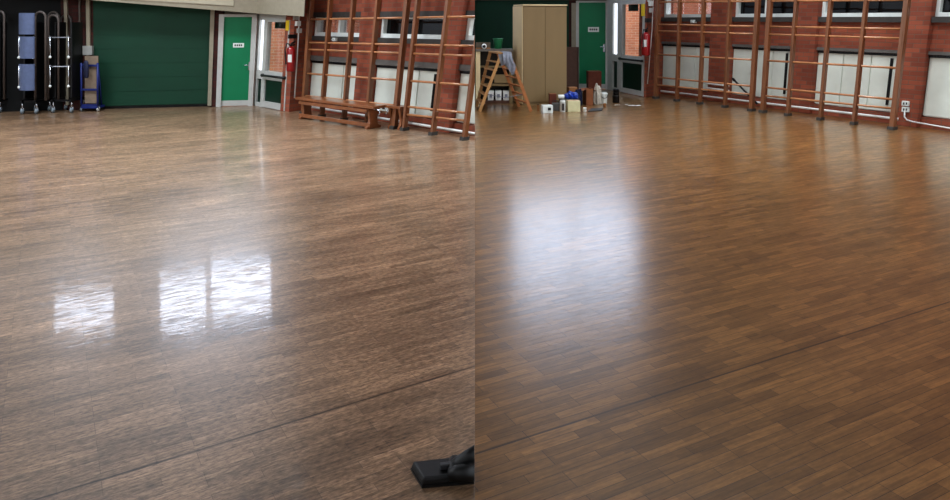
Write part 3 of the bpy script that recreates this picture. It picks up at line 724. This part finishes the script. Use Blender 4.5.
# --- blue board trolley
c = fl(89.5, 111.5); r = thing('board_trolley', c, 'blue framed trolley holding brown boards at the edge of the green wall', 'trolley')
w = .31
for sx in (-1, 1):
    m = MB(); m.tube([c+Vector((sx*w/2, 0, .05)), c+Vector((sx*w/2, .0, .92))], .02); m.build('post', BLUE, r)
    m = MB(); m.tube([c+Vector((sx*w/2*.8, .2, .05)), c+Vector((sx*w/2*.9, .0+.04, .9))], .015); m.build('post', BLUE, r)
for z in (.12, .415, .87):
    m = MB(); m.bar(c+Vector((-w/2, 0, z)), c+Vector((w/2, 0, z)), .035, .03); m.build('crossbar', BLUE, r)
m = MB(); m.bar(c+Vector((-w/2, 0.12, .08)), c+Vector((w/2, .12, .08)), .04, .28); m.build('base_plate', BLUE, r)
for z0, z1 in ((.15, .40), (.43, .86), (.88, 1.05)):
    m = MB(); m.box(c+Vector((.02, .04, (z0+z1)/2)), (w-.06, .03, z1-z0)); m.build('board', mat('tan_board', (128, 112, 96), .7), r, bevel=.003)
for sx in (-1, 1):
    q = c+Vector((sx*w/2, .02, .045)); m = MB(); m.tube([q+Vector((-.015, 0, 0)), q+Vector((.015, 0, 0))], .045, 12); m.build('wheel', FRAME if sx > 0 else RUBBER, r)
m = MB(); q = at(86, 78, 13.15)
m.lathe(q, [(.03, 0), (.05, .02), (.055, .2), (.045, .3), (.02, .33)], 12, 1, .5); o = m.build('cloth_bag', NAVY); tag(o, 'navy cloth bag hanging on the front of the blue trolley', 'bag')

# --- vacuum floor head, near foreground, worn side
Y0 = 2.72
r = thing('vacuum_head', fl(440, 481), 'black vacuum cleaner floor head lying on the worn floor', 'vacuum head')
p1, p2, p3, p4 = fl(422, 488.5), fl(474, 484), fl(446, 466), fl(410.5, 470)
h1 = .028
m = MB(); q = [p1, p2, Vector((-.006, p3.y+.02, 0)), p4]
base = [p+Vector((0, 0, .008)) for p in q]; cen = sum(base, Vector())/4
top = [cen+(p-cen)*.93+Vector((0, 0, h1)) for p in base]
m.hexa(base+top); m.build('head_shell', mat('dusty_black_plastic', (11, 11, 12), .5, vary=.35, scale=40), r, bevel=.008)
m = MB(); m.hexa([Vector((p.x, p.y, 0)) for p in q]+[Vector((p.x, p.y, .009)) for p in q]); m.build('brush_strip', BLACK, r)
VB = mat('matt_black_plastic', (7, 7, 8), .5, vary=.3, scale=30)
m = MB(); a = fl(455, 477)+Vector((0, 0, .04))
m.tube([a+Vector((0, -.035, -.004)), a+Vector((0, .035, -.004))], .028, 16); m.build('swivel_joint', VB, r, clip=True)
m = MB(); m.tube([a, a+Vector((.022, .0, .012)), a+Vector((.05, .0, .035)), a+Vector((.13, .0, .085))], [.026, .029, .026, .024], 14); m.build('neck', VB, r, clip=True)
m = MB(); m.box(fl(446, 478)+Vector((0, 0, .047)), (.045, .02, .02), rz=.2); m.build('pedal', mat('grey_pedal', (58, 58, 60), .5), r, bevel=.004)
m = MB(); e = fl(462, 484)
m.tube([e+Vector((-.05, 0, .035)), e+Vector((-.02, 0, .04)), e+Vector((.06, .01, .045))], [.022, .03, .034], 12); m.build('connector', VB, r, clip=True)

# ------------------------------------------------------------------ refinished side: bookcase, ladder, cupboard, clutter
Yb = 14.5
def bx(name, m, x0, x1, y0, y1, z0, z1, parent=None, bevel=.003, rz=0):
    mb = MB(); mb.box(((x0+x1)/2, (y0+y1)/2, (z0+z1)/2), (x1-x0, y1-y0, z1-z0), rz=rz); return mb.build(name, m, parent, bevel=bevel)
zt = EYE-(49-HZ)/F*Yb
r = thing('bookcase', (.41, Yb+.2, 0), 'low beige bookcase with open shelves behind the wooden stepladder', 'bookcase')
bx('side_panel', CUPB_LIT, .015, .11, Yb, Yb+.27, 0, zt-.05, r); bx('side_panel', CUPB, .71, .78, Yb, Yb+.27, 0, zt-.05, r)
bx('top', mat('bookcase_top', (112, 104, 96), .5), .012, .79, Yb-.03, Yb+.28, zt-.05, zt, r)
bx('back_panel', mat('bookcase_back', (44, 38, 32), .7), .11, .72, Yb+.24, Yb+.27, 0, zt-.05, r)
bx('shelf', CUPB, .11, .72, Yb+.01, Yb+.24, .36, .40, r); bx('shelf', CUPB, .11, .72, Yb+.01, Yb+.24, .74, .77, r); bx('plinth', BROWNP, .11, .72, Yb+.02, Yb+.24, 0, .06, r)
bx('drawer_front', CUPB, .40, .72, Yb+.0, Yb+.03, .42, .60, r)
for k, (xa, lab) in enumerate(((.27, 'leftmost'), (.43, 'middle'), (.59, 'rightmost'))):
    t = thing('storage_bin', (xa+.05, Yb+.12, .06), '%s of three small white bins on the bottom shelf behind the stepladder' % lab, 'bin', 'white bins in the bookcase')
    mb = MB(); mb.hexa([(xa, Yb+.04, .06), (xa+.115, Yb+.04, .06), (xa+.115, Yb+.22, .06), (xa, Yb+.22, .06), (xa-.008, Yb+.03, .26), (xa+.123, Yb+.03, .26), (xa+.123, Yb+.23, .26), (xa-.008, Yb+.23, .26)]); mb.build('bin_body', PAPER, t, bevel=.004)
    bx('label_holder', GREYCLOTH, xa+.03, xa+.085, Yb+.018, Yb+.034, .12, .19, t, 0)
t = thing('cardboard_tray', (.17, Yb+.12, zt), 'shallow grey brown tray on the left end of the bookcase top', 'tray')
mb = MB(); mb.box((.17, Yb+.15, zt+.015), (.3, .24, .03)); mb.build('tray_base', CARD, t)
for dx, dy, w_, d_ in ((-.14, 0, .02, .24), (.14, 0, .02, .24), (0, -.11, .26, .02), (0, .11, .26, .02)):
    bx('tray_side', mat('tray_card', (96, 84, 70), .8), .17+dx-w_/2, .17+dx+w_/2, Yb+.15+dy-d_/2, Yb+.15+dy+d_/2, zt+.03, zt+.13, t, .002)
t = thing('tape_roll', (.19, Yb+.0, zt), 'white roll of tape standing on the bookcase top beside the tray', 'tape')
mb = MB(); q = Vector((.19, Yb-.004, zt+.055)); mb.tube([q+Vector((0, -.025, 0)), q+Vector((0, .025, 0))], .055, 18); mb.build('roll', PAPER, t)
mb = MB(); mb.tube([q+Vector((0, -.027, 0)), q+Vector((0, .027, 0))], .03, 14); mb.build('core', BLACK, t)
t = thing('plastic_tub', (.48, Yb+.13, zt), 'green plastic tub on the bookcase top behind the stepladder', 'tub')
mb = MB(); mb.lathe((.48, Yb+.13, zt), [(.07, 0), (.08, .01), (.1, .18), (.105, .2)], 18); mb.build('tub_body', GREENTUB, t)
mb = MB(); mb.lathe((.48, Yb+.13, zt+.2), [(.112, 0), (.112, .015), (.02, .02)], 18); mb.build('lid', GREENTUB, t)

# stepladder
r = thing('stepladder', (.55, 13.5, 0), 'double-sided wooden stepladder standing open in front of the bookcase', 'stepladder')
def stile(a, b, m): mb = MB(); mb.bar(a, b, .06, .028, (1, 0, 0)); return mb.build('stile', m, r, bevel=.004)
fa, fb = Vector((.09, 13.24, .0)), Vector((.50, 13.38, 1.08))
ra, rb = Vector((.03, 14.0, .0)), Vector((.30, 13.93, 1.08))
ga, gb = Vector((1.06, 13.24, .0)), Vector((.66, 13.38, 1.08))
ha, hb = Vector((.88, 13.96, .0)), Vector((.45, 13.93, 1.08))
for a, b, m in ((fa, fb, LADW), (ra, rb, LADW), (ga, gb, LADR), (ha, hb, LADR)): stile(a, b, m)
for k in range(1, 7):
    f_ = k/7.
    mb = MB(); a = fa.lerp(fb, f_); b = ra.lerp(rb, f_); mb.bar(a, b, .09, .022, (1, 0, 0)); mb.build('tread', LADW, r, bevel=.003)
    mb = MB(); a = ga.lerp(gb, f_); b = ha.lerp(hb, f_); mb.bar(a, b, .07, .022, (1, 0, 0)); mb.build('tread', LADR, r, bevel=.003)
mb = MB(); mb.prism([(.47, 13.34, 1.08), (.69, 13.34, 1.08), (.48, 13.97, 1.08), (.27, 13.97, 1.08)], (0, 0, .03)); mb.build('top_step', LADW, r, bevel=.004)
for y in (13.35,):
    mb = MB(); mb.prism([(.44, y-.0, 1.08), (.70, y, 1.08), (.80, y, .72), (.70, y, .68), (.57, y, .98), (.53, y, .86), (.50, y, .86)], (0, .015, 0)); mb.build('hinge_plate', STEEL, r)
mb = MB(); mb.tube([fa.lerp(fb, .3)+Vector((0, .03, 0)), Vector((.57, 13.35, .25)), ga.lerp(gb, .3)+Vector((0, .03, 0))], .006, 6); mb.build('stay_rope', GREYCLOTH, r)
# cloth draped over the ladder top
mb = MB(); n = 12; vs = []; fs = []
prof = [(13.30, .80), (13.285, .88), (13.29, 1.0), (13.32, 1.118), (13.45, 1.125), (13.6, 1.122)]
for i, (y, z) in enumerate(prof):
    for k in range(n+1):
        s_ = k/n; vs.append((.53+.17*s_+(.07*s_ if z < .9 else 0)-max(0., y-13.32)*.3, y-.012*math.sin(s_*17)*(1 if z < 1.1 else .1), z+(.08*math.sin(s_*5+1) if i == 0 else 0)))
W_ = n+1
for i in range(len(prof)-1):
    for k in range(n): fs.append((i*W_+k, i*W_+k+1, (i+1)*W_+k+1, (i+1)*W_+k))
mb.add(vs, fs, None, True); o = mb.build('dust_cloth', GREYCLOTH); tag(o, 'grey cloth draped over the top of the wooden stepladder', 'cloth')

# tall cupboard, turned slightly
c0, c1, c2 = Vector((.972, 14.23, 0)), Vector((1.892, 14.47, 0)), Vector((.81, 14.79, 0)); c3 = c1+(c2-c0)
zc = EYE+(HZ-5.6)/F*14.3
r = thing('tall_cupboard', (c0+c3)/2, 'tall plain tan cupboard standing between the stepladder and the green door', 'cupboard')
uu = (c1-c0).normalized(); nn = Vector((uu.y, -uu.x, 0))
mb = MB(); mb.hexa([c0, c1, c3, c2]+[p+up*zc for p in (c0, c1, c3, c2)]); mb.build('carcass', CUPB, r, bevel=.004)
mb = MB(); sv = (c2-c0).normalized(); sn = Vector((sv.y, -sv.x, 0)); sn = sn if sn.x < 0 else -sn
a, b = c0+sn*.001, c2+sn*.001; mb.hexa([a+up*.02, b+up*.02, b+sn*.012+up*.02, a+sn*.012+up*.02, a+up*(zc-.01), b+up*(zc-.01), b+sn*.012+up*(zc-.01), a+sn*.012+up*(zc-.01)]); mb.build('side_panel', CUPB_LIT, r)
wfull = (c1-c0).length
for k in (0, 1):
    a = c0+uu*(wfull*(.005+.5*k)); b = c0+uu*(wfull*(.495+.5*k)); mb = MB()
    mb.hexa([a+nn*.018+up*.06, b+nn*.018+up*.06, b+nn*.001+up*.06, a+nn*.001+up*.06]+[a+nn*.018+up*(zc-.03), b+nn*.018+up*(zc-.03), b+nn*.001+up*(zc-.03), a+nn*.001+up*(zc-.03)]); dr = mb.build('door', CUPB, r)
mb = MB(); a, b = c0-uu*.01, c1+uu*.01; mb.hexa([a+nn*.025+up*zc, b+nn*.025+up*zc, c3+up*zc, c2+up*zc]+[p+up*(zc+.025) for p in (a+nn*.025, b+nn*.025, c3, c2)]); mb.build('top', CUPB_LIT, r, bevel=.003)
# brown board behind
q0 = (568.5-CX)/F*16.9; q1 = (578.5-CX)/F*16.9; zq = EYE-(47-HZ)/F*16.9
r = thing('stacked_board', ((q0+q1)/2-.2, 17, 0), 'dark brown board standing upright between the tall cupboard and the green door', 'board')
bx('board_sheet', BROWNP, q0-.5, q1, 16.9, 16.95, 0, zq, r, .004); bx('edge_strip', mat('edge_lip', (66, 42, 34), .6), q1-.02, q1+.004, 16.88, 16.899, 0, zq, r, 0)

def carton(px0, px1, ytop, ybase, m, label, dep=.25, rz=0., open_=False, cat='box', name='cardboard_box', tape=None, z=0.):
    """box whose front foot line is seen at ybase"""
    k = EYE/(ybase-HZ); Y = F*k; x0, x1 = (px0-CX)*k, (px1-CX)*k; h = (ybase-ytop)*k; c = Vector(((x0+x1)/2, Y+dep/2, z)); w = x1-x0
    r = thing(name, c, label, cat)
    R = Matrix.Rotation(rz, 3, 'Z')
    if open_:
        mb = MB(); mb.box(c+Vector((0, 0, .01)), (w, dep, .02), rz); mb.build('box_base', m, r)
        for sx, sy, ww, dd in ((-1, 0, .012, dep), (1, 0, .012, dep), (0, -1, w-.024, .012), (0, 1, w-.024, .012)):
            p = c+R @ Vector((sx*(w/2-.006), sy*(dep/2-.006), 0)); mb = MB(); mb.box(p+Vector((0, 0, .02+(h-.02)/2)), (ww, dd, h-.02), rz); mb.build('box_wall', m, r)
        for sx in (-1, 1):
            p = c+R @ Vector((sx*(w/2+.035), 0, h-.02)); mb = MB(); mb.box(p, (.085, dep*.95, .006), rz, ry=sx*.6); mb.build('flap', m, r)
    else:
        mb = MB(); mb.box(c+Vector((0, 0, h/2)), (w, dep, h), rz); mb.build('box_body', m, r, bevel=.006)
        mb = MB(); mb.box(c+Vector((0, 0, h+.0015)), (w*.98, .05, .003), rz); mb.build('tape_strip', tape or CARD, r)
    return r, c, w, h, Y

def lathe_thing(name, px, ytop, ybase, wpx, m, label, cat, lid=None, handle=False, taper=1.):
    k = EYE/(ybase-HZ); c = Vector(((px-CX)*k, F*k+wpx*k/2, 0)); R = wpx*k/2; h = (ybase-ytop)*k
    r = thing(name, c, label, cat)
    mb = MB(); mb.lathe(c, [(R*.94*taper, 0), (R*taper, .008), (R, h*.9), (R*1.03, h*.92), (R*1.03, h*.97), (R*.95, h)], 20); mb.build('body', m, r)
    mb = MB(); mb.lathe(c+up*(h+.0005), [(R*.9, 0), (R*.9, .012), (R*.1, .014)], 20); mb.build('lid', lid or m, r)
    if handle:
        mb = MB(); mb.tube([c+Vector((R*1.03*math.cos(a), -R*.75*math.sin(a)-R*.3, h*.85-R*.9*math.sin(a))) for a in [math.pi*i/10 for i in range(11)]], .006, 6); mb.build('bail_handle', BLACKM, r)
    return r, c

# clutter in front of the cupboard
r, c, w, h, Y = carton(542, 552.5, 105.5, 113.2, WHITE, 'white plastic carton lying at the front left of the clutter', .16, .15, False, 'carton', 'plastic_carton', FRAME)
mb = MB(); mb.box(c+Vector((.04, -.085, h*.55)), (.055, .012, .05), .15); mb.build('carry_slot', BLACK, r)
r, c, w, h, Y = carton(552.5, 560, 103.5, 111, mat('tool_grey', (86, 84, 82), .6), 'dark grey toolbox between the white carton and the white tin', .2, -.1, False, 'toolbox', 'toolbox', BLACK)
mb = MB(); mb.tube([c+Vector((-.05, 0, h)), c+Vector((-.05, 0, h+.04)), c+Vector((.05, 0, h+.04)), c+Vector((.05, 0, h))], .008); mb.build('handle', BLACK, r)
r, c = lathe_thing('solvent_tin', 563, 101, 112.3, 5.6, WHITE, 'tall white tin with a dark label left of the cream box', 'tin', FRAME)
mb = MB(); mb.box(c+Vector((.0, -.0705, .1)), (.045, .008, .13)); mb.build('dark_label', DKGREY, r)
carton(567.5, 580.2, 101, 112, CREAMTIN, 'square cream box standing at the front of the clutter', .2, .05, False, 'box', 'cream_box', mat('red_tape', (170, 90, 80), .6))
lathe_thing('paper_cup', 585, 108.3, 111.8, 4, WHITE, 'small white cup lying low right of the cream box', 'cup')
# flat dark sheet
mb = MB(); q = [fl(588, 112), fl(602, 111), fl(603, 108.8), fl(591, 109.3)]; mb.hexa([p+up*.002 for p in q]+[p+up*.02 for p in q]); o = mb.build('dust_sheet', mat('dark_sheet', (62, 60, 60), .8, vary=.3, scale=30), bevel=.004); tag(o, 'dark folded sheet lying flat right of the small white cup', 'sheet')
r, c, w, h, Y = carton(561, 580, 99.5, 108, mat('crate_grey', (70, 66, 64), .7), 'grey crate behind the cream box with a blue sheet on top', .3, 0, False, 'crate', 'storage_crate', BLACK)
# crumpled blue sheet and white roll on the crate
def crumple(name, c, sx, sy, sz, m, label, cat, seed, n=3):
    rnd = random.Random(seed); bm = bmesh.new(); bmesh.ops.create_icosphere(bm, subdivisions=n, radius=1)
    mb = MB(); idx = {}
    for v in bm.verts:
        k = 1+.16*math.sin(v.co.x*7+seed)+.14*math.sin(v.co.y*9+seed*2)+rnd.uniform(-.05, .05)
        z = max(-.55, v.co.z*k); mb.v.append(Vector((c[0]+v.co.x*k*sx, c[1]+v.co.y*k*sy, c[2]+(z+.55)*sz)))
    for f in bm.faces: mb.f.append(tuple(v.index for v in f.verts)); mb.uv.append(None); mb.sm.append(False)
    bm.free(); o = mb.build(name, m); return tag(o, label, cat)
crumple('plastic_sheet', (c.x+.03, c.y-.02, h+.004), .13, .12, .085, BLUESHEET, 'crumpled blue plastic sheet on top of the grey crate', 'sheet', 3)
t = thing('paper_roll', (c.x-.12, c.y-.08, h), 'short white paper roll on the crate left of the blue sheet', 'paper roll')
q = Vector((c.x-.16, c.y-.08, h+.046)); mb = MB(); mb.tube([q-Vector((.075, 0, 0)), q+Vector((.045, 0, 0))], .043, 14); mb.build('roll', PAPER, t)
mb = MB(); mb.tube([q-Vector((.077, 0, 0)), q+Vector((.047, 0, 0))], .018, 10); mb.build('core', CARD, t)
crumple('rubbish_bag', (fl(581, 105).x-.05, fl(581, 105).y, 0.0), .085, .12, .2, NAVY, 'dark navy bag between the blue sheet and the brown box', 'bag', 5)
carton(568.5, 577, 87.5, 102.5, CARD, 'tan cardboard box showing above the blue sheet against the cupboard', .2, .1)
carton(549.5, 556.5, 94, 106.6, CARD_RED, 'small dark brown box against the foot of the tall cupboard', .16, 0)
carton(585.5, 592.5, 89, 105.5, mat('brown_box', (128, 78, 46), .8), 'open brown cardboard box with flaps beside the white sack', .26, .12, True)
crumple('plaster_sack', (fl(596, 105).x+.04, fl(596, 105).y+.1, 0.0), .08, .09, .26, mat('sack_white', (176, 170, 158), .8, vary=.12, scale=15), 'off-white sack slumped right of the open brown box', 'sack', 9)
lathe_thing('paint_bucket', 604.5, 93.3, 104.2, 7.2, WHITE, 'white bucket right of the slumped sack, near the sidelight', 'bucket', FRAME, True, .85)
lathe_thing('paint_tin', 616.6, 96, 103, 7, BLACK, 'black paint tin on the floor before the glazed door, lower of two stacked', 'tin', DKGREY)
r, c = lathe_thing('paint_tin', 616.6, 97.6, 103, 6, BLACKM, 'black paint tin stacked on another before the glazed door', 'tin', BLACK, True)
r.location.z = (103-96)*EYE/(103-HZ)+.0155
lathe_thing('glue_bottle', 538.3, 105, 111, 2.2, CARD, 'tiny brown bottle by the right foot of the stepladder', 'bottle', BLACK)
lathe_thing('jam_jar', 605, 104.2, 107.2, 3, CARD, 'small tan pot on the floor in front of the white bucket', 'pot', CARD)
carton(588.3, 601.5, 71.5, 92, CARD_RED, 'dark reddish brown box standing before the green door, refinished side', .3, 0)
for k, (q, lab) in enumerate((((617.5, 105.6), 'small white paper scrap on the floor near the black paint tins'), ((635, 106.3), 'long white paper scrap on the floor in front of the glazed door'), ((627, 105.2), 'tiny paper scrap between the two others before the glazed door'))):
    p = fl(*q); w_ = (.05, .13, .035)[k]; mb = MB(); n = 6
    vs = []
    for j in range(2):
        for i in range(n+1): vs.append(p+Vector((-w_+2*w_*i/n, (.09 if k == 1 else .06)*j+.02*i/n, .003+.012*abs(math.sin(i*1.3+k)))))
    mb.add(vs, [(i, i+1, n+2+i, n+1+i) for i in range(n)], None, True); o = mb.build('paper_scrap', PAPER); tag(o, lab, 'paper', 'paper scraps by the glazed door')

# ------------------------------------------------------------------ light, world, camera
def area(name, loc, target, sx, sy, power, col, spread=180):
    l = bpy.data.lights.new(name, 'AREA'); l.shape = 'RECTANGLE'; l.size = sx; l.size_y = sy; l.energy = power; l.color = col; l.spread = math.radians(spread)
    o = bpy.data.objects.new(name, l); o.location = loc; o.rotation_euler = (Vector(target)-Vector(loc)).to_track_quat('-Z', 'Y').to_euler(); link(o); return o
area('rear_fill', (-1, -3.6, 5.6), (1.5, 12, 1.5), 12, 4, 210, (.95, .98, 1))  # added fill lamp towards the far walls; the rear wall has no opening
area('side_fill', (-9.2, 6.0, 5.0), (4, 12, 1.0), 8, 2.5, 480, (.92, .96, 1))  # added fill for the brick side walls, in front of a solid wall
area('roof_fill', (-5.6, 9.2, 7.6), (-5.6, 9.21, 0), 5.5, 1.4, 400, (.84, .92, 1), 105)  # added downlight to brighten the far worn floor; no rooflight above
area('roof_fill', (3.8, 10.4, 7.6), (3.8, 10.41, 0), 6, 1.4, 330, (.86, .94, 1), 105)  # matching added downlight for the refinished floor, under a closed ceiling
w = bpy.data.worlds.new('World'); bpy.context.scene.world = w; w.use_nodes = True
nt = w.node_tree; bg = nt.nodes['Background']; bg.inputs['Color'].default_value = (.86, .93, 1, 1); bg.inputs['Strength'].default_value = 3.2
cam = bpy.data.cameras.new('camera'); co = bpy.data.objects.new('camera', cam); link(co)
cam.sensor_fit = 'HORIZONTAL'; cam.sensor_width = 36; cam.lens = 36*F/950; cam.shift_y = -(250-HZ)/950
cam.clip_start = .05; cam.clip_end = 200
co.location = (0, 0, EYE); co.rotation_euler = (math.pi/2, 0, 0)
sc = bpy.context.scene; sc.camera = co
sc.view_settings.view_transform = 'Standard'; sc.view_settings.look = 'Medium High Contrast'; sc.view_settings.exposure = 0.

# members of one kind share a group phrase
GROUPS = {'climbing_frame': 'wooden climbing frames along the brick walls', 'radiator': 'white radiators in the brick bays', 'fire_extinguisher': 'red extinguishers beside the glazed doors',
          'switch_box': 'small switch boxes above the extinguishers', 'wall_socket': 'twin sockets at the foot of the brick wall', 'gym_bench': 'wooden gym benches', 'heating_pipe': 'white heating pipes along the brick walls',
          'radiator_pipe': 'short white pipes between radiators', 'cardboard_box': 'cardboard boxes in the clutter', 'paint_tin': 'black paint tins by the glazed door', 'electrical_conduit': 'thin white conduits on the walls',
          'safety_sign': 'yellow strips on the glazed doors', 'notice_plate': 'black plates above the extinguishers', 'window_winder': 'white winder boxes under the window sills'}
for o in bpy.data.objects:
    k = o.name.split('.')[0]
    if o.parent is None and k in GROUPS and 'label' in o and 'group' not in o: o['group'] = GROUPS[k]
